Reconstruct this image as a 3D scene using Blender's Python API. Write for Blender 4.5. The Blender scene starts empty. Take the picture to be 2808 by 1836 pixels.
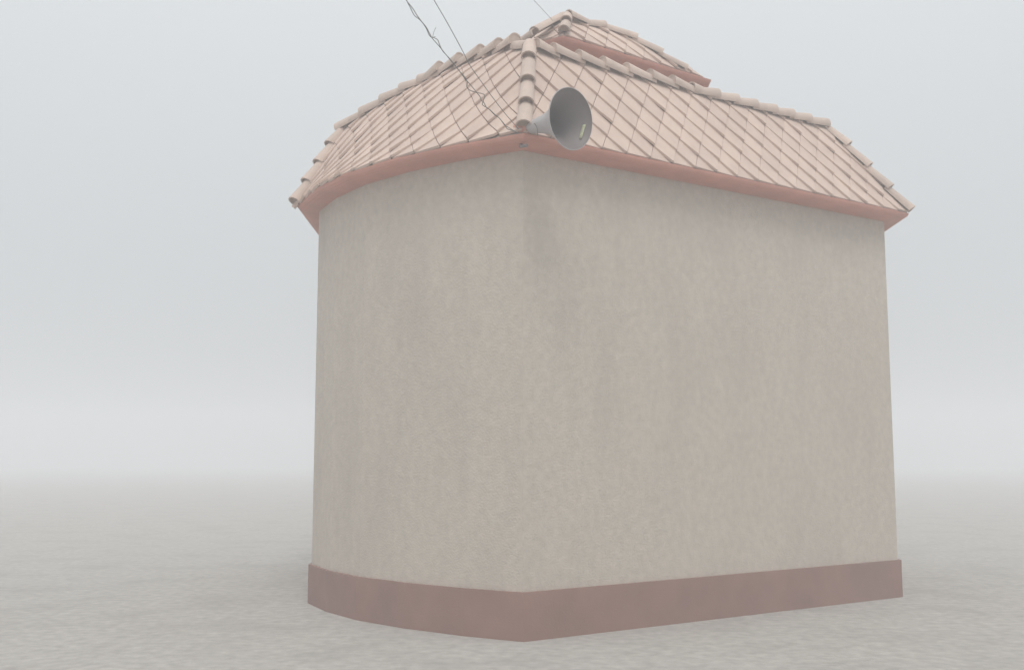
import bpy, bmesh, math, random
from mathutils import Vector as V, Matrix
random.seed(7)
sc = bpy.context.scene
COL = sc.collection
R = math.radians

# ------------------------------------------------------------------ camera
EYE = 1.6                       # eye height above the ground (m)
PITCH = 0.114803                # camera looks slightly up
FPX = 2900.0                    # focal length in photo pixels (photo 2808 wide)
cd = bpy.data.cameras.new('camera'); cam = bpy.data.objects.new('camera', cd); COL.objects.link(cam)
sc.camera = cam
cam.location = (0, 0, EYE)
cam.rotation_euler = (math.pi/2 + PITCH, 0, 0)
cd.sensor_width = 36.0; cd.lens = 36.0*FPX/2808; cd.clip_start = .05; cd.clip_end = 3000

# ------------------------------------------------------------------ sky
SUN_EL, SUN_AZ = R(58), R(195)
w = bpy.data.worlds.new('World'); sc.world = w; w.use_nodes = True
nt = w.node_tree; nt.nodes.clear()
out = nt.nodes.new('ShaderNodeOutputWorld'); bg = nt.nodes.new('ShaderNodeBackground')
sky = nt.nodes.new('ShaderNodeTexSky'); sky.sky_type = 'NISHITA'; sky.sun_disc = False
sky.sun_elevation = SUN_EL; sky.sun_rotation = SUN_AZ; sky.air_density = 1.0; sky.dust_density = 6.0
hsv = nt.nodes.new('ShaderNodeHueSaturation'); hsv.inputs['Saturation'].default_value = .25
tc = nt.nodes.new('ShaderNodeTexCoord'); sep = nt.nodes.new('ShaderNodeSeparateXYZ')
rmp = nt.nodes.new('ShaderNodeMapRange'); rmp.inputs[1].default_value = 0.0; rmp.inputs[2].default_value = 1.0
rmp.inputs[3].default_value = 5.6; rmp.inputs[4].default_value = 12.5     # overcast: zenith brighter than horizon
cmb = nt.nodes.new('ShaderNodeMix'); cmb.data_type = 'RGBA'; cmb.inputs[0].default_value = .88
gr = nt.nodes.new('ShaderNodeMix'); gr.data_type = 'RGBA'; gr.blend_type = 'MULTIPLY'; gr.inputs[0].default_value = 1
gr.inputs[6].default_value = (.955, 1.0, 1.025, 1)
nt.links.new(tc.outputs['Generated'], sep.inputs[0]); nt.links.new(sep.outputs['Z'], rmp.inputs[0])
nt.links.new(rmp.outputs[0], gr.inputs[7])
nt.links.new(sky.outputs[0], hsv.inputs['Color'])
nt.links.new(hsv.outputs[0], cmb.inputs[6]); nt.links.new(gr.outputs[2], cmb.inputs[7])
nt.links.new(cmb.outputs[2], bg.inputs['Color']); bg.inputs['Strength'].default_value = .10
nt.links.new(bg.outputs[0], out.inputs['Surface'])

# ------------------------------------------------------------------ sun behind cloud
sd = bpy.data.lights.new('sun', 'SUN'); sd.energy = 1.25; sd.angle = R(25); sd.color = (1, .97, .93)
sun = bpy.data.objects.new('sun', sd); COL.objects.link(sun)
sun.rotation_euler = (R(90)-SUN_EL, 0, R(8))
sun.location = (0, -5, 30)

sc.view_settings.view_transform = 'Standard'; sc.view_settings.look = 'None'
sc.view_settings.gamma = 1; sc.view_settings.use_curve_mapping = False
sc.view_settings.exposure = 0.0
sc.cycles.use_denoising = True
sc.cycles.max_bounces = 8; sc.cycles.volume_bounces = 2

# ------------------------------------------------------------------ materials
def mat(name, col, rough=.85, var=.12, scale=6.0, bump=.15, bscale=60, rnd=0.0, spec=.3, stain=None, sscale=1.3):
    m = bpy.data.materials.new(name); m.use_nodes = True
    n = m.node_tree.nodes; l = m.node_tree.links; b = n['Principled BSDF']
    b.inputs['Roughness'].default_value = rough; b.inputs['Specular IOR Level'].default_value = spec
    co = n.new('ShaderNodeTexCoord')
    nz = n.new('ShaderNodeTexNoise'); nz.inputs['Scale'].default_value = scale; nz.inputs['Detail'].default_value = 6
    l.new(co.outputs['Object'], nz.inputs['Vector'])
    mr = n.new('ShaderNodeMapRange'); mr.inputs[1].default_value = .25; mr.inputs[2].default_value = .75
    mr.inputs[3].default_value = 1-var; mr.inputs[4].default_value = 1+var
    l.new(nz.outputs['Fac'], mr.inputs[0])
    mx = n.new('ShaderNodeMix'); mx.data_type = 'RGBA'; mx.blend_type = 'MULTIPLY'; mx.inputs[0].default_value = 1
    mx.inputs[6].default_value = (*col, 1); l.new(mr.outputs[0], mx.inputs[7])
    last = mx.outputs[2]
    if rnd:
        oi = n.new('ShaderNodeObjectInfo'); r2 = n.new('ShaderNodeMapRange')
        r2.inputs[3].default_value = 1-rnd; r2.inputs[4].default_value = 1+rnd
        l.new(oi.outputs['Random'], r2.inputs[0])
        m2 = n.new('ShaderNodeMix'); m2.data_type = 'RGBA'; m2.blend_type = 'MULTIPLY'; m2.inputs[0].default_value = 1
        l.new(last, m2.inputs[6]); l.new(r2.outputs[0], m2.inputs[7]); last = m2.outputs[2]
    if stain:
        z = n.new('ShaderNodeTexNoise'); z.inputs['Scale'].default_value = sscale; z.inputs['Detail'].default_value = 8; z.inputs['Roughness'].default_value = .65
        mp = n.new('ShaderNodeMapping'); mp.inputs['Scale'].default_value = (1, 1, .35)
        l.new(co.outputs['Object'], mp.inputs[0]); l.new(mp.outputs[0], z.inputs['Vector'])
        r3 = n.new('ShaderNodeMapRange'); r3.inputs[1].default_value = .48; r3.inputs[2].default_value = .78; r3.inputs[4].default_value = .7
        l.new(z.outputs['Fac'], r3.inputs[0])
        m3 = n.new('ShaderNodeMix'); m3.data_type = 'RGBA'; l.new(r3.outputs[0], m3.inputs[0])
        l.new(last, m3.inputs[6]); m3.inputs[7].default_value = (*stain, 1); last = m3.outputs[2]
    l.new(last, b.inputs['Base Color'])
    if bump:
        z = n.new('ShaderNodeTexNoise'); z.inputs['Scale'].default_value = bscale; z.inputs['Detail'].default_value = 4
        l.new(co.outputs['Object'], z.inputs['Vector'])
        bp = n.new('ShaderNodeBump'); bp.inputs['Strength'].default_value = bump; bp.inputs['Distance'].default_value = .01
        l.new(z.outputs['Fac'], bp.inputs['Height']); l.new(bp.outputs[0], b.inputs['Normal'])
    return m
M_TILE = mat('clay_tile', (.60, .46, .385), .8, .06, 5, .12, 90, rnd=.05, stain=(.50, .37, .31), sscale=4)
M_CAP = mat('ridge_clay', (.56, .44, .37), .8, .09, 6, .2, 80, rnd=.07, stain=(.43, .36, .31), sscale=5)
M_BED = mat('roof_bedding', (.37, .28, .23), .95, .15, 10, .2, 50)
M_RED = mat('red_oxide_paint', (.58, .27, .205), .7, .10, 4, .12, 40, stain=(.48, .24, .185), sscale=3)
M_WALL = mat('cream_plaster', (.52, .46, .395), .9, .09, 14, .6, 55, stain=(.42, .37, .32), sscale=1.6)
M_BASE = mat('plinth_paint', (.27, .15, .12), .85, .12, 3, .3, 60, stain=(.2, .13, .11), sscale=1.5)
M_GROUND = mat('concrete_ground', (.40, .375, .345), .9, .2, 9, .6, 28, stain=(.27, .25, .23), sscale=1.1)
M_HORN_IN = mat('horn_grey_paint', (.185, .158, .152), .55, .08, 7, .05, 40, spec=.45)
M_HORN_OUT = mat('horn_shell_paint', (.42, .39, .39), .5, .08, 7, .05, 40, spec=.45)
M_STRIP = mat('pale_green_plastic', (.55, .56, .36), .6, .22, 40, .1, 60)
M_WIRE = mat('dark_cable', (.17, .16, .15), .6, .1, 20, 0)
M_STEEL = mat('bracket_steel', (.2, .17, .16), .5, .15, 12, .1, 60)

# ------------------------------------------------------------------ object helpers
def link(o, parent=None):
    COL.objects.link(o)
    if parent: o.parent = parent
    return o
def mesh(name, verts, faces, m, parent=None, smooth=None):
    me = bpy.data.meshes.new(name); me.from_pydata([tuple(v) for v in verts], [], faces); me.update()
    me.materials.append(m)
    if smooth is not None:
        for p, s in zip(me.polygons, smooth): p.use_smooth = s
    return link(bpy.data.objects.new(name, me), parent)
def tag(o, label, cat, group=None):
    o['label'] = label; o['category'] = cat
    if group: o['group'] = group
    return o
def empty(name, loc=(0, 0, 0)):
    o = bpy.data.objects.new(name, None); o.location = loc; o.empty_display_size = .2
    return link(o)
CP, SP = math.cos(PITCH), math.sin(PITCH)
def ray(px, py):
    """direction (depth 1) of a photo pixel, used once to survey the place"""
    x = (px-1404)/FPX; u = -(py-918)/FPX
    return V((x, CP-u*SP, SP+u*CP))
OFF = V((0, 0, EYE))

# ------------------------------------------------------------------ roof surfaces (eye at the origin, shifted by OFF when built)
X0 = V((.228887, 10.065572, 3.938891)); S = V((.248067, .168717, 0)); B_ = V((-.062898, -.173776, -.176629))
def right_s(m, r): return X0 + S*m + B_*r
LC = {(0,0):(-.63417,10.31196,3.5178),(0,1):(.12141,-.59425,-.47091),(0,2):(.02734,.00758,-.0047),(0,3):(.00655,-.00848,.01174),
      (1,0):(-.56959,-.03468,-.53238),(1,1):(.00259,-.03267,.00311),(1,2):(-.01603,-.03801,.03439),(2,0):(.00244,-.00732,.01147),
      (2,1):(-.03232,-.03145,.05466),(3,0):(-.01072,-.00998,.01815)}
def left_s(m, r):
    u, v = (m-3)/3, (r-3)/3
    p = V((0, 0, 0))
    for (i, j), c in LC.items(): p += V(c)*(u**i*v**j)
    return p
UC = {(0,0):(1.3465,12.0039,4.821),(1,0):(.2019,-.019,-.1575),(0,1):(-.0373,-.1944,-.1597),(1,1):(-.0051,.0039,-.007),
      (2,0):(-.0064,.0034,-.0043),(0,2):(-.003,.0015,-.0015)}
def upper_s(m, r):
    u, v = m-3, r
    p = V((0, 0, 0))
    for (i, j), c in UC.items(): p += V(c)*(u**i*v**j)
    return p
def normal(f, m, r, e=.05):
    n = (f(m+e, r)-f(m-e, r)).cross(f(m, r+e)-f(m, r-e)); n.normalize()
    return n if n.z > 0 else -n
def find(f, px, py, m, r):
    """lattice coordinates of the surface point seen at a photo pixel"""
    def pr(p):
        d = p.y*CP+p.z*SP; u = -p.y*SP+p.z*CP
        return 1404+FPX*p.x/d, 918-FPX*u/d
    for _ in range(30):
        x, y = pr(f(m, r)); x1, y1 = pr(f(m+.01, r)); x2, y2 = pr(f(m, r+.01))
        a, b, c, d = (x1-x)/.01, (x2-x)/.01, (y1-y)/.01, (y2-y)/.01
        det = a*d-b*c
        ex, ey = px-x, py-y
        m += max(-2, min(2, (d*ex-b*ey)/det)); r += max(-2, min(2, (a*ey-c*ex)/det))
    return m, r

# ------------------------------------------------------------------ tiles
def clip(poly, region):
    """Sutherland-Hodgman, convex region given counter-clockwise or clockwise"""
    area = sum(region[i][0]*region[(i+1) % len(region)][1]-region[(i+1) % len(region)][0]*region[i][1] for i in range(len(region)))
    reg = region if area > 0 else region[::-1]
    out = poly
    for i in range(len(reg)):
        ax, ay = reg[i]; bx, by = reg[(i+1) % len(reg)]
        side = lambda p: (bx-ax)*(p[1]-ay)-(by-ay)*(p[0]-ax)
        src, out = out, []
        for k in range(len(src)):
            p, q = src[k], src[(k+1) % len(src)]
            sp, sq = side(p), side(q)
            if sp >= 0: out.append(p)
            if sp*sq < 0:
                t = sp/(sp-sq); out.append((p[0]+(q[0]-p[0])*t, p[1]+(q[1]-p[1])*t))
        if len(out) < 3: return []
    return out
def parea(p): return abs(sum(p[i][0]*p[(i+1) % len(p)][1]-p[(i+1) % len(p)][0]*p[i][1] for i in range(len(p))))/2

def lay_tiles(f, region, a, b, parent, wedge=(.017, .013)):
    """diamond laid tiles; a is the dark edge direction, b the joint direction, both in lattice units"""
    ms = [p[0] for p in region]; rs = [p[1] for p in region]
    n = 0
    det = a[0]*b[1]-a[1]*b[0]
    ij = [((p[0]*b[1]-p[1]*b[0])/det, (a[0]*p[1]-a[1]*p[0])/det) for p in region]
    i0, i1 = math.floor(min(q[0] for q in ij))-1, math.ceil(max(q[0] for q in ij))+1
    j0, j1 = math.floor(min(q[1] for q in ij))-1, math.ceil(max(q[1] for q in ij))+1
    for i in range(i0, i1):
        for j in range(j0, j1):
            g = .009
            q = [(s, t) for s, t in ((g, -.06), (1-g, -.06), (1-g, 1), (g, 1))]
            poly = [(a[0]*(i+s)+b[0]*(j+t), a[1]*(i+s)+b[1]*(j+t)) for s, t in q]
            c = clip(poly, region)
            if not c or parea(c) < .03: continue
            w0 = wedge[0]*random.uniform(.7, 1.25); w1 = wedge[1]*random.uniform(.7, 1.2); dz = random.uniform(-.003, .004)
            jit = random.uniform(-.004, .004)
            top, bot = [], []
            for (m, r) in c:
                s = (m*b[1]-r*b[0])/det-i; t = (a[0]*r-a[1]*m)/det-j
                nn = normal(f, m, r); p = f(m, r)+OFF
                hgt = dz+t*(w0+w1*s)+jit*(s-.5)
                top.append(p+nn*hgt); bot.append(p+nn*(hgt-.026))
            k = len(c)
            # a softened upper edge: chamfer ring
            cen = sum(top, V((0, 0, 0)))/k
            ring = [p+(cen-p).normalized()*.004-V((0, 0, 0)) for p in top]
            nn = normal(f, *c[0])
            low = [p-nn*.0035 for p in top]
            vs = ring+low+bot
            fs = [tuple(range(k))]
            for e in range(k):
                h = (e+1) % k
                fs.append((e, k+e, k+h, h)); fs.append((k+e, 2*k+e, 2*k+h, k+h))
            fs.append(tuple(range(3*k-1, 2*k-1, -1)))
            o = mesh('tile', vs, fs, M_TILE, parent)
            bm = bmesh.new(); bm.from_mesh(o.data); bmesh.ops.recalc_face_normals(bm, faces=bm.faces); bm.to_mesh(o.data); bm.free()
            n += 1
    return n

def cap(W, N, up, parent, r1=.079, r2=.060, lift=.034, over=.07, name='ridge_tile', arc=205, closed=False):
    """one tapered half round cap tile; W is its wide open end, N the narrow end it runs to"""
    ax = (N-W); L = ax.length; ax.normalize()
    N = N+ax*over
    up = (up-ax*up.dot(ax)).normalized(); sd_ = ax.cross(up)
    seg = 14; st = 5
    th = .013; vs = []; fs = []; sm = []
    wob = random.uniform(-.006, .006); tw = random.uniform(-.05, .05)
    def ringv(c, r):
        return [c+sd_*(math.sin(R(-arc/2+arc*k/seg)+tw)*r)+up*(math.cos(R(-arc/2+arc*k/seg)+tw)*r) for k in range(seg+1)]
    rows = []
    for q in range(st+1):
        t = q/st
        c = W.lerp(N, t)+up*(lift*(1-t)-.004*t)+sd_*wob*(1-t)
        r = r1+(r2-r1)*t
        if q == 0: r *= 1.0
        rows.append((ringv(c, r), ringv(c, r-th)))
    k = seg+1
    for o_, i_ in rows: vs += o_+i_
    def idx(q, inner, j): return q*2*k+(k if inner else 0)+j
    for q in range(st):
        for j in range(seg):
            fs.append((idx(q, 0, j), idx(q, 0, j+1), idx(q+1, 0, j+1), idx(q+1, 0, j))); sm.append(True)
            fs.append((idx(q, 1, j), idx(q+1, 1, j), idx(q+1, 1, j+1), idx(q, 1, j+1))); sm.append(True)
        for j in (0, seg):
            fs.append((idx(q, 0, j), idx(q+1, 0, j), idx(q+1, 1, j), idx(q, 1, j))); sm.append(False)
    for q in (0, st):
        for j in range(seg):
            fs.append((idx(q, 0, j), idx(q, 1, j), idx(q, 1, j+1), idx(q, 0, j+1))); sm.append(False)
    if True:        # mortar bedding behind the open end
        cidx = len(vs); vs += [p+ax*(.006 if closed else .030) for p in rows[0][1]]
        fs.append(tuple(range(cidx, cidx+k))); sm.append(False)
    o = mesh(name, vs, fs, M_CAP, parent, sm)
    if not closed: o.data.materials.append(M_BED); o.data.polygons[len(fs)-1].material_index = 1
    bm = bmesh.new(); bm.from_mesh(o.data); bmesh.ops.recalc_face_normals(bm, faces=bm.faces)
    for e in bm.edges:
        if len(e.link_faces) == 2 and e.calc_face_angle(0) > R(40): e.smooth = False
    bm.to_mesh(o.data); bm.free()
    return o

# ------------------------------------------------------------------ ground
def ground():
    g = mesh('ground', [(-140, -20, 0), (140, -20, 0), (140, 160, 0), (-140, 160, 0)], [(0, 1, 2, 3)], M_GROUND)
    g['kind'] = 'structure'
ground()

# ------------------------------------------------------------------ the building
house = tag(empty('tiled_building', (1.2, 12.2, 0)),
            'small building under a two tier hipped roof of pale pink beige diamond laid clay tiles', 'building')
house_m = Matrix.Translation(house.location).inverted()
def part(name, verts, faces, m, parent=None, smooth=None):
    o = mesh(name, verts, faces, m, parent or house, smooth)
    o.matrix_parent_inverse = house_m
    return o

A = right_s(*find(right_s, 1452, 127, 0, -.5))
Bm, Br = 1.03, 5.93
B = right_s(Bm, Br)
ZE = B.z
# right face: lattice region (m along the ridge, r down the slope)
RR = [(-.45, -.62), (14.55, -.62), (19.55, 5.93), (1.02, 5.93)]
ER = right_s(14.42, -.42); CR = right_s(19.6, 5.93)
# left face: lattice region, ridge in sd = m + r, along = m - r
def sdm(s, d): return ((s+d)/2, (s-d)/2)
def eave_d(d):
    lo, hi = 4., 14.
    for _ in range(40):
        mid = (lo+hi)/2
        if left_s(*sdm(mid, d)).z > ZE: lo = mid
        else: hi = mid
    return lo
LE = [left_s(*sdm(eave_d(d), d)) for d in (-3, 2, 7, 12, 16.5)]
# keep it convex for the clip
RS = [(-2.8, 2.05), (1, 1.36), (4, 1.12), (9, 1.0), (12, 1.0), (15.4, .95)]     # (along, down) of the ridge line on the left face
def top_s(d):
    P = [(-5.3, 2.75)]+RS
    for (d0, s0), (d1, s1) in zip(P[:-1], P[1:]):
        if d <= d1: return s0+(s1-s0)*(d-d0)/(d1-d0)
    return P[-1][1]
LR = [sdm(top_s(-5), -5.0)]+[sdm(s_, d_) for d_, s_ in RS]+[sdm(eave_d(17.2)+.3, 17.4), sdm(eave_d(14.5)+.15, 14.5), sdm(eave_d(12)+.1, 12), sdm(eave_d(9)+.05, 9), sdm(eave_d(6), 6), sdm(eave_d(2), 2), sdm(eave_d(-3), -3), sdm(10.25, -7.6)]
LR3 = [A]+[left_s(*sdm(s_, d_)) for d_, s_ in RS]
EL = LR3[-1]; CL = left_s(*sdm(eave_d(17.2), 17.2)); CL = V((CL.x, CL.y, ZE))

# sheathing that carries the tiles
def deck():
    vs = []; fs = []
    def grid(f, c00, c10, c11, c01, nu, nv, off):
        base = len(vs)
        for i in range(nu+1):
            for j in range(nv+1):
                u, v = i/nu, j/nv
                m = (c00[0]*(1-u)+c10[0]*u)*(1-v)+(c01[0]*(1-u)+c11[0]*u)*v
                r = (c00[1]*(1-u)+c10[1]*u)*(1-v)+(c01[1]*(1-u)+c11[1]*u)*v
                p = f(m, r); vs.append(p-normal(f, m, r)*off+OFF)
        for i in range(nu):
            for j in range(nv):
                a = base+i*(nv+1)+j
                fs.append((a, a+1, a+nv+2, a+nv+1))
    grid(right_s, RR[0], RR[1], RR[2], RR[3], 10, 6, .022)
    nu, nv, base = 18, 8, len(vs)
    for i in range(nu+1):
        dt = -5.15+(RS[-1][0]+5.15)*i/nu; db = -7.6+(17.2+7.6)*i/nu
        for j in range(nv+1):
            t = j/nv; d = dt+(db-dt)*t; st = top_s(dt); se = eave_d(db)
            q = sdm(st+(se-st)*t, d); p = left_s(*q); vs.append(p-normal(left_s, *q)*.024+OFF)
    for i in range(nu):
        for j in range(nv):
            k = base+i*(nv+1)+j
            fs.append((k, k+1, k+nv+2, k+nv+1))
    b = len(vs)
    bl, br = V((-1.0, 16.0, EL.z)), V((3.2, 16.0, EL.z)); dl, dr = V((-2.6, 17.0, ZE)), V((4.9, 17.0, ZE))
    for p in (A, ER, br, bl, EL, CR, dr, dl, CL, B): vs.append(p+OFF-V((0, 0, .03)))
    fs.append((b, b+1, b+2, b+3, b+4))                    # flat top behind the ridges
    fs.append((b+1, b+5, b+6, b+2)); fs.append((b+2, b+6, b+7, b+3)); fs.append((b+3, b+7, b+8, b+4))
    return part('lower_roof', vs, fs, M_BED)
lower = deck()
nR = lay_tiles(right_s, RR, (1, 1), (0, 1), lower)
nL = lay_tiles(left_s, LR, (1, 0), (0, 1), lower)

# hip towards the street: four caps
nR_ = normal(right_s, 2, 2); nL_ = normal(left_s, 0, 5)
upv = (nR_+nL_).normalized()
hip = lambda y: right_s(*find(right_s, 1453-(y-118)*15/240, y, 0, 2))+OFF
ys = [128, 172, 236, 297, 361]
for k in range(4): cap(hip(ys[k+1]), hip(ys[k]), upv, lower, r1=.077, r2=.066, lift=.055, over=.05)
# ridge on the right
upr = V((nR_.x*.35, nR_.y*.35, 1)).normalized()
def rr(px):
    lo, hi = -2., 16.
    for _ in range(50):
        mid = (lo+hi)/2; p = right_s(mid, -.40); d = p.y*CP+p.z*SP
        if 1404+FPX*p.x/d < px: lo = mid
        else: hi = mid
    return right_s(lo, -.40)+OFF
xs = [1466, 1511, 1581, 1648, 1713, 1778, 1839, 1893]
for k in range(len(xs)-1): cap(rr(xs[k]), rr(xs[k+1]), upr, lower, r1=.084, r2=.063, lift=.043, closed=True)
xe = [2263, 2213, 2166, 2120, 2067, 2015, 1962, 1905]
cap(rr(1893), rr(1945), upr, lower, lift=.030)
for k in range(len(xe)-1): cap(rr(xe[k]), rr(xe[k+1]), upr, lower, lift=.026, r1=.083, r2=.064, closed=(k == 0))
# ridge on the left
def poly_at(px):
    prev = None
    for a_, b_ in zip(LR3[:-1], LR3[1:]):
        xa = 1404+FPX*a_.x/(a_.y*CP+a_.z*SP); xb = 1404+FPX*b_.x/(b_.y*CP+b_.z*SP)
        if (xa >= px >= xb): return a_.lerp(b_, (xa-px)/(xa-xb))+OFF
    a_, b_ = LR3[-2], LR3[-1]
    xa = 1404+FPX*a_.x/(a_.y*CP+a_.z*SP); xb = 1404+FPX*b_.x/(b_.y*CP+b_.z*SP)
    return a_.lerp(b_, (xa-px)/(xa-xb))+OFF
upl = V((nL_.x*.35, nL_.y*.35, 1)).normalized()
xl = [1440, 1415, 1373, 1323, 1267, 1214, 1168]
for k in range(1, len(xl)-1): cap(poly_at(xl[k]), poly_at(xl[k+1]), upl, lower, r1=.088, r2=.062, lift=.060, closed=True)
cap(poly_at(1415), poly_at(1447), upl, lower, lift=.0, r1=.066, r2=.066, over=0)
xm = [932, 998, 1054, 1107, 1157, 1200]
for k in range(len(xm)-1): cap(poly_at(xm[k]), poly_at(xm[k+1]), upl, lower, lift=.026, r1=.083, r2=.064)
# hips going down at the two far corners
for top_, bot_, uu in ((ER, CR, V((.6, -.2, 1))), (EL, CL, V((-.6, -.2, 1)))):
    for k in range(4):
        cap(top_.lerp(bot_, (k+1)/4)+OFF, top_.lerp(bot_, max(.06, k/4))+OFF, uu, lower, lift=.03, over=.04)

# ------------------------------------------------------------------ eaves cornice and walls
def cornice(corners, parent, prof, name='cornice', m=M_RED):
    """closed moulding swept round a closed plan polygon (list of Vectors at eave height, counter-clockwise)"""
    n = len(corners); vs = []; fs = []
    cen = sum(corners, V((0, 0, 0)))/n
    def inset(d):
        res = []
        for i in range(n):
            p, q, s = corners[i-1], corners[i], corners[(i+1) % n]
            e1 = V(((q-p).x, (q-p).y, 0)).normalized(); e2 = V(((s-q).x, (s-q).y, 0)).normalized()
            n1 = V((-e1.y, e1.x, 0)); n2 = V((-e2.y, e2.x, 0))
            bis = (n1+n2).normalized()
            res.append(q+bis*(d/max(.35, bis.dot(n1))))
        return res
    for d, z in prof:
        for p in inset(d): vs.append(p+OFF+V((0, 0, z)))
    for k in range(len(prof)-1):
        for i in range(n):
            j = (i+1) % n
            fs.append((k*n+i, k*n+j, (k+1)*n+j, (k+1)*n+i))
    o = part(name, vs, fs, m, parent)
    bm = bmesh.new(); bm.from_mesh(o.data); bmesh.ops.recalc_face_normals(bm, faces=bm.faces); bm.to_mesh(o.data); bm.free()
    return o, inset
PROF = [(.03, -.010), (-.004, -.011), (.000, -.028), (.012, -.048), (.038, -.064), (.08, -.074), (.14, -.079), (.20, -.081), (.26, -.082)]
low_poly = [B, CR, V((4.9, 17.0, ZE)), V((-2.6, 17.0, ZE)), CL]+[V((p.x, p.y, ZE)) for p in LE[::-1][1:]]
_, ins = cornice(low_poly, house, PROF)
wp = ins(.25)
def prism(name, plan, z0, z1, m, parent=None, off=OFF):
    n = len(plan)
    vs = [V((p.x, p.y, z0)) for p in plan]+[V((p.x, p.y, z1)) for p in plan]
    fs = [(i, (i+1) % n, n+(i+1) % n, n+i) for i in range(n)]+[tuple(range(2*n-1, n-1, -1))[::-1]]
    return part(name, vs, fs, m, parent)
prism('wall', wp, .0, ZE+EYE-.082, M_WALL)
prism('plinth', ins(.215), .0, .42, M_BASE)

# ------------------------------------------------------------------ upper tier
AP = V((.65, 11.81, 5.11)); P0 = V((.57, 11.26, 4.64)); P1 = V((2.46, 12.63, 4.64)); PL = V((.067, 11.60, 4.64))
PB0 = V((.5, 14.6, 4.64)); PB1 = V((2.5, 14.6, 4.64))
UR = [find(upper_s, *q, m, r) for q, m, r in (((1557, 48), 0, 1), ((1655, 76), 2, -1), ((1742, 113), 3.4, -1.6), ((1812, 152), 5, -2), ((1878, 192), 6, -2.4), ((1930, 211), 7.4, -3), ((1700, 142), 3, 1), ((1548, 96), 0, 4))]
def hull(pts):
    pts = sorted(pts)
    def half(ps):
        h_ = []
        for p in ps:
            while len(h_) > 1 and (h_[-1][0]-h_[-2][0])*(p[1]-h_[-2][1])-(h_[-1][1]-h_[-2][1])*(p[0]-h_[-2][0]) <= 0: h_.pop()
            h_.append(p)
        return h_[:-1]
    return half(pts)+half(pts[::-1])
print('UR', [(round(a_, 2), round(b_, 2)) for a_, b_ in UR])
HIPQ = UR[:6]
UR = hull(UR)
def upper_deck():
    f = lambda p: p+OFF-V((0, 0, .03))
    k = len(UR)
    vs = [upper_s(*q)-normal(upper_s, *q)*.017+OFF for q in UR]
    vs += [f(AP), f(P0), f(PL), f(PB0), f(PB1), f(P1), f(V((1.3, 12.9, 5.0)))]
    fs = [tuple(range(k)), (k, k+1, k+2)]
    hp = [upper_s(*q) for q in HIPQ]
    n0 = len(vs)
    for p in hp: vs.append(p+OFF-V((0, 0, .02)))
    for p in hp: vs.append(p+OFF+V((.12, .75, -.55)))
    for i in range(len(hp)-1): fs.append((n0+i, n0+i+1, n0+len(hp)+i+1, n0+len(hp)+i))
    fs.append((k, k+2, n0+len(hp)))
    return part('upper_roof', vs, fs, M_BED)
upper = upper_deck()
nU = lay_tiles(upper_s, UR, (1, 0), (0, 1), upper)
# small left face of the upper tier
nl = (P0-AP).cross(PL-AP).normalized(); nl = nl if nl.z > 0 else -nl
ha = (PL-P0).normalized(); fa = nl.cross(ha); fa = fa if fa.z < 0 else -fa
ua, ub = ha*.15+fa*.205, -ha*.15+fa*.205
Mx = Matrix((ua, ub, nl)).transposed().inverted()
def upper_l(m, r): return AP+ua*m+ub*r
tri = [tuple((Mx @ (p-AP))[:2]) for p in (AP-V((0, 0, .03)), P0-V((0, 0, .0)), PL)]
lay_tiles(upper_l, tri, (1, 0), (0, 1), upper)
def at(px, py, f=upper_s, m=3, r=0): return f(*find(f, px, py, m, r))+OFF
uN = normal(upper_s, 2, 0)
upu = (uN+nl).normalized()
h = lambda t: AP.lerp(P0, t)+OFF
cap(h(.50), h(.10), upu, upper, r1=.068, r2=.060, lift=.045, over=.05)
cap(h(.98), h(.50), upu, upper, r1=.068, r2=.060, lift=.045, over=.05)
uur = V((uN.x*.3, uN.y*.3, 1)).normalized()
rp = [at(1557, 47), at(1612, 68), at(1655, 76), at(1741, 112), at(1810, 153), at(1878, 194)]
cap(AP+OFF+V((.0, -.09, -.085)), rp[1], V((0, -.2, 1)), upper, lift=.035, r1=.074, r2=.056)
cap(rp[2], rp[1], uur, upper, lift=.02, r1=.066, r2=.058, closed=True)
cap(rp[3], rp[2], uur, upper, lift=.028, r1=.067, r2=.055, over=.05)
cap(rp[4], rp[3], uur, upper, lift=.028, r1=.067, r2=.055, over=.05)
cap(rp[5], rp[4], uur, upper, lift=.022, r1=.062, r2=.052, over=.05)
ul = (nl+V((-.5, .3, .8))).normalized()
le = ray(1466, 90)*11.75+OFF
cap(le, AP+OFF+V((-.05, 0, -.02)), ul, upper, lift=.0, r1=.072, r2=.060, over=.0)
cap(PL+OFF+V((0, .06, .03)), le, ul, upper, lift=.0, r1=.066, r2=.056, over=.02)
up_poly = [P0, P1, PB1, PB0, PL]
_, insu = cornice(up_poly, house, PROF)
prism('upper_wall', insu(.25), ER.z+EYE-.2, 4.64+EYE-.082, M_WALL)

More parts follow.
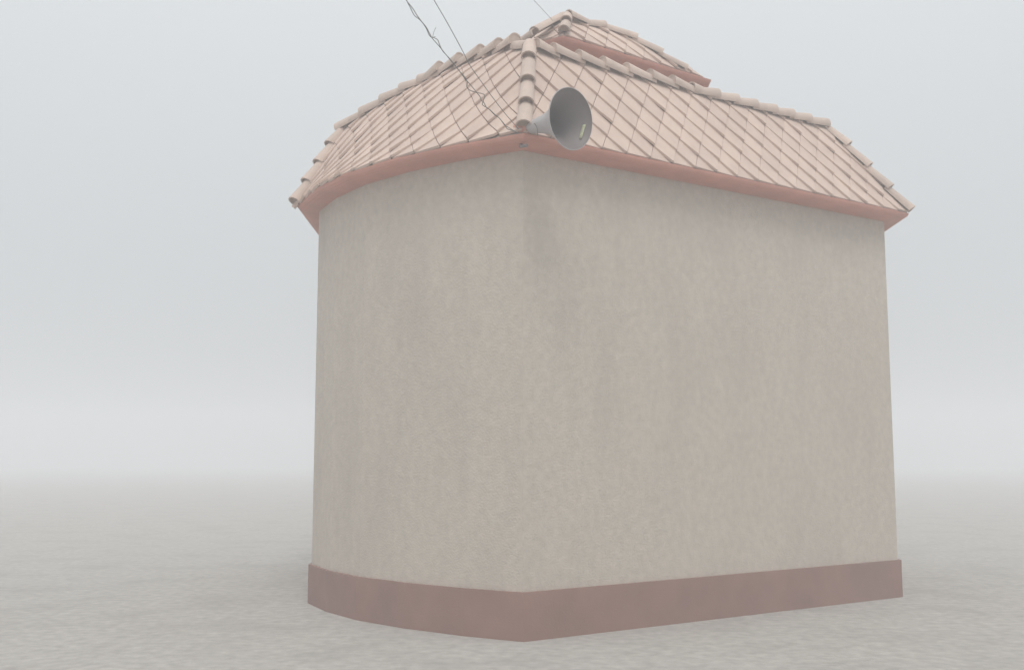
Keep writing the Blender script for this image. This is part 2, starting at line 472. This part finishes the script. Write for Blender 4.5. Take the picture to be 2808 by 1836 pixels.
# ------------------------------------------------------------------ horn loudspeaker
MC = ray(1565, 326)*9.15+OFF
vv = ray(1565, 326).normalized(); rt = V((1, 0, 0)); upc = V((0, -SP, CP))
D = (-.71*vv+.70*(.98*rt+.20*upc)).normalized()        # mouth direction
horn = tag(empty('horn_loudspeaker', MC), 'grey horn loudspeaker at the front hip, mouth turned to the right', 'loudspeaker')
hx = D.cross(V((0, 0, 1))).normalized(); hy = hx.cross(D).normalized()
def lathe(name, prof, m, parent, seg=56):
    vs = []; fs = []
    for s, r in prof:
        for k in range(seg):
            a_ = 2*math.pi*k/seg
            vs.append(D*s+hx*(math.cos(a_)*r)+hy*(math.sin(a_)*r))
    n = len(prof)
    for q in range(n-1):
        for k in range(seg):
            k2 = (k+1) % seg
            fs.append((q*seg+k, q*seg+k2, (q+1)*seg+k2, (q+1)*seg+k))
    o = mesh(name, vs, fs, m, parent, [True]*len(fs))
    bm = bmesh.new(); bm.from_mesh(o.data); bmesh.ops.recalc_face_normals(bm, faces=bm.faces)
    for e in bm.edges:
        if len(e.link_faces) == 2 and e.calc_face_angle(0) > R(45): e.smooth = False
    bm.to_mesh(o.data); bm.free()
    return o
RM = .272
fl = [(-.50, .058), (-.42, .066), (-.34, .080), (-.26, .100), (-.19, .128), (-.13, .162), (-.08, .200), (-.04, .236), (-.012, .262), (0, RM)]
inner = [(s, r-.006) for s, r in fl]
lathe('horn_bell', [(-.50, .0)]+fl+[(.006, RM-.001), (.006, RM-.007)], M_HORN_OUT, horn)
lathe('horn_throat', [(.0065, RM-.0068)]+inner[::-1][1:]+[(-.495, .0)], M_HORN_IN, horn)
lathe('driver', [(-.66, 0), (-.66, .068), (-.645, .072), (-.53, .072), (-.515, .07), (-.502, .06), (-.502, 0)], M_RED, horn, 32)
# pale strip on the inside of the mouth
def tube(name, pts, rad, m, parent=None, seg=8, flat=None, closed=True):
    vs = []; fs = []; prev = None
    for i, p in enumerate(pts):
        t = (pts[min(i+1, len(pts)-1)]-pts[max(i-1, 0)]).normalized()
        if prev is None:
            x = t.orthogonal().normalized()
        else:
            x = (prev-t*prev.dot(t)).normalized()
        if flat: x = (flat-t*flat.dot(t)).normalized()
        prev = x; y = t.cross(x)
        rx, ry = rad if isinstance(rad, tuple) else (rad, rad)
        for k in range(seg):
            a_ = 2*math.pi*k/seg
            vs.append(p+x*(math.cos(a_)*rx)+y*(math.sin(a_)*ry))
    for i in range(len(pts)-1):
        for k in range(seg):
            k2 = (k+1) % seg
            fs.append((i*seg+k, i*seg+k2, (i+1)*seg+k2, (i+1)*seg+k))
    fs.append(tuple(range(seg))[::-1]); fs.append(tuple(range((len(pts)-1)*seg, len(pts)*seg)))
    return mesh(name, vs, fs, m, parent, [True]*(len(fs)-2)+[False]*2)
def on_horn(px, py, back=.0):
    """point where a pixel's ray meets the inside of the flare"""
    d = ray(px, py)
    o0 = OFF-MC
    t = (-o0.dot(D))/d.dot(D)
    for _ in range(400):
        p = o0+d*t; s = p.dot(D); r = (p-D*s).length
        rs = next((inner[k][1]+(inner[k+1][1]-inner[k][1])*(s-inner[k][0])/(inner[k+1][0]-inner[k][0]) for k in range(len(inner)-1) if inner[k][0] <= s <= inner[k+1][0]), None)
        if rs is None and s < 0: break
        if rs is not None and r >= rs-.008: break
        t += .0025
    return o0+d*t
sp = [on_horn(x_, y_) for x_, y_ in ((1602.5, 343), (1601, 349), (1598, 359), (1595, 369), (1592, 380))]
c_ = sum(sp, V((0, 0, 0)))/len(sp)
axis_in = -(c_-D*c_.dot(D)).normalized()
tube('strip', [p+axis_in*.004 for p in sp], (.006, .019), M_STRIP, horn, 12, flat=axis_in)
# bracket down to the cornice corner
dr = D*-.60
tube('bracket', [dr+V((0, 0, -.06)), dr+V((-.02, .02, -.16)), V((B.x+.02, B.y-.02, ZE+EYE-.13))-MC], .016, M_STEEL, horn, 10)

# ------------------------------------------------------------------ wires
def world_path(px, d0, d1):
    n = len(px)
    L = [0]
    for i in range(1, n): L.append(L[-1]+math.hypot(px[i][0]-px[i-1][0], px[i][1]-px[i-1][1]))
    return [ray(*p)*(d0+(d1-d0)*(L[i]/L[-1]))+OFF for i, p in enumerate(px)]
def smooth(pts, sub=4):
    res = []
    for i in range(len(pts)-1):
        p0, p1, p2, p3 = pts[max(i-1, 0)], pts[i], pts[i+1], pts[min(i+2, len(pts)-1)]
        for k in range(sub):
            t = k/sub
            res.append(.5*((2*p1)+(p2-p0)*t+(2*p0-5*p1+4*p2-p3)*t*t+(3*p1-p0-3*p2+p3)*t**3))
    return res+[pts[-1]]
im2 = lambda L: [(900+x/3.383, y/3.383) for x, y in L]
wa = im2([(640, -190), (685, -90), (725, 0), (765, 80), (800, 145), (850, 185), (910, 255), (950, 330), (972, 365), (1030, 430), (1090, 505), (1140, 560), (1200, 640), (1270, 720), (1290, 770), (1286, 805), (1310, 835), (1360, 855), (1450, 880), (1437, 940), (1433, 975), (1490, 1010), (1550, 1065), (1590, 1100), (1640, 1160), (1660, 1195), (1720, 1215), (1752, 1240)])
wb = im2([(636, -190), (688, -90), (722, 0), (784, 80), (822, 142), (853, 183), (906, 258), (942, 335), (985, 352), (1017, 374), (1036, 424), (1065, 478), (1095, 510), (1136, 562), (1205, 642), (1262, 722), (1330, 800), (1380, 862), (1410, 900), (1420, 935), (1440, 945), (1470, 1000), (1495, 1015), (1546, 1068), (1594, 1102), (1636, 1162), (1668, 1180), (1700, 1200), (1760, 1238)])
cable = tag(empty('twisted_cable', world_path(wa, 9.0, 8.85)[-1]), 'dark twisted pair of cables, loose and kinked, coming down to the front hip', 'cable')
inv = Matrix.Translation(cable.location).inverted()
for wpx, dd in ((wa, 8.85), (wb, 8.86)):
    p = smooth(world_path(wpx, 8.3, dd))
    o = tube('strand', p, .0034, M_WIRE, None, 6); o.parent = cable; o.matrix_parent_inverse = inv
fr = smooth(world_path(im2([(968, 350), (975, 320), (985, 285), (1000, 255)]), 8.55, 8.55)); fr2 = smooth(world_path(im2([(968, 352), (982, 343), (998, 342)]), 8.55, 8.55))
for p in (fr, fr2):
    o = tube('frayed_end', p, .0018, M_WIRE, None, 5); o.parent = cable; o.matrix_parent_inverse = inv
wc = im2([(870, -190), (930, -90), (980, 0), (1110, 222), (1250, 480), (1310, 600), (1400, 730), (1500, 870), (1630, 1040), (1765, 1197)])
tag(tube('straight_wire', smooth(world_path(wc, 8.4, 9.02)), .0033, M_WIRE, None, 6), 'single taut wire just right of the twisted cable, ending at the front hip', 'wire')
wd = im2([(1700, -222), (1800, -114), (1905, 0), (2000, 102), (2085, 194)])
tag(tube('stay_wire', smooth(world_path(wd, 11.2, 11.5)), .0024, M_WIRE, None, 6), 'thin faint wire meeting the left side of the upper roof near its peak', 'wire')
hl = [(1464.7, 338), (1469, 343), (1473, 351), (1474.5, 362), (1474, 372)]
tag(tube('speaker_lead', smooth(world_path(hl, 8.95, 9.0)), .004, M_WIRE, None, 6), 'short dark lead looping down beside the narrow end of the horn', 'cable')

# ------------------------------------------------------------------ mist
def haze():
    x, y0, y1, z0, z1 = 139, -19, 159, -1.0, 7.6
    vs = [(sx*x, y, z) for z in (z0, z1) for sx, y in ((-1, y0), (1, y0), (1, y1), (-1, y1))]
    m = bpy.data.materials.new('mist'); m.use_nodes = True
    n = m.node_tree.nodes; n.clear()
    o = n.new('ShaderNodeOutputMaterial'); v = n.new('ShaderNodeVolumePrincipled')
    v.inputs['Color'].default_value = (.97, .98, 1, 1); v.inputs['Density'].default_value = .018
    m.node_tree.links.new(v.outputs[0], o.inputs['Volume'])
    h_ = mesh('haze', vs, [(0, 3, 2, 1), (4, 5, 6, 7), (0, 1, 5, 4), (1, 2, 6, 5), (2, 3, 7, 6), (3, 0, 4, 7)], m)
    h_['kind'] = 'stuff'
haze()
print('TILES', nR, nL, nU)
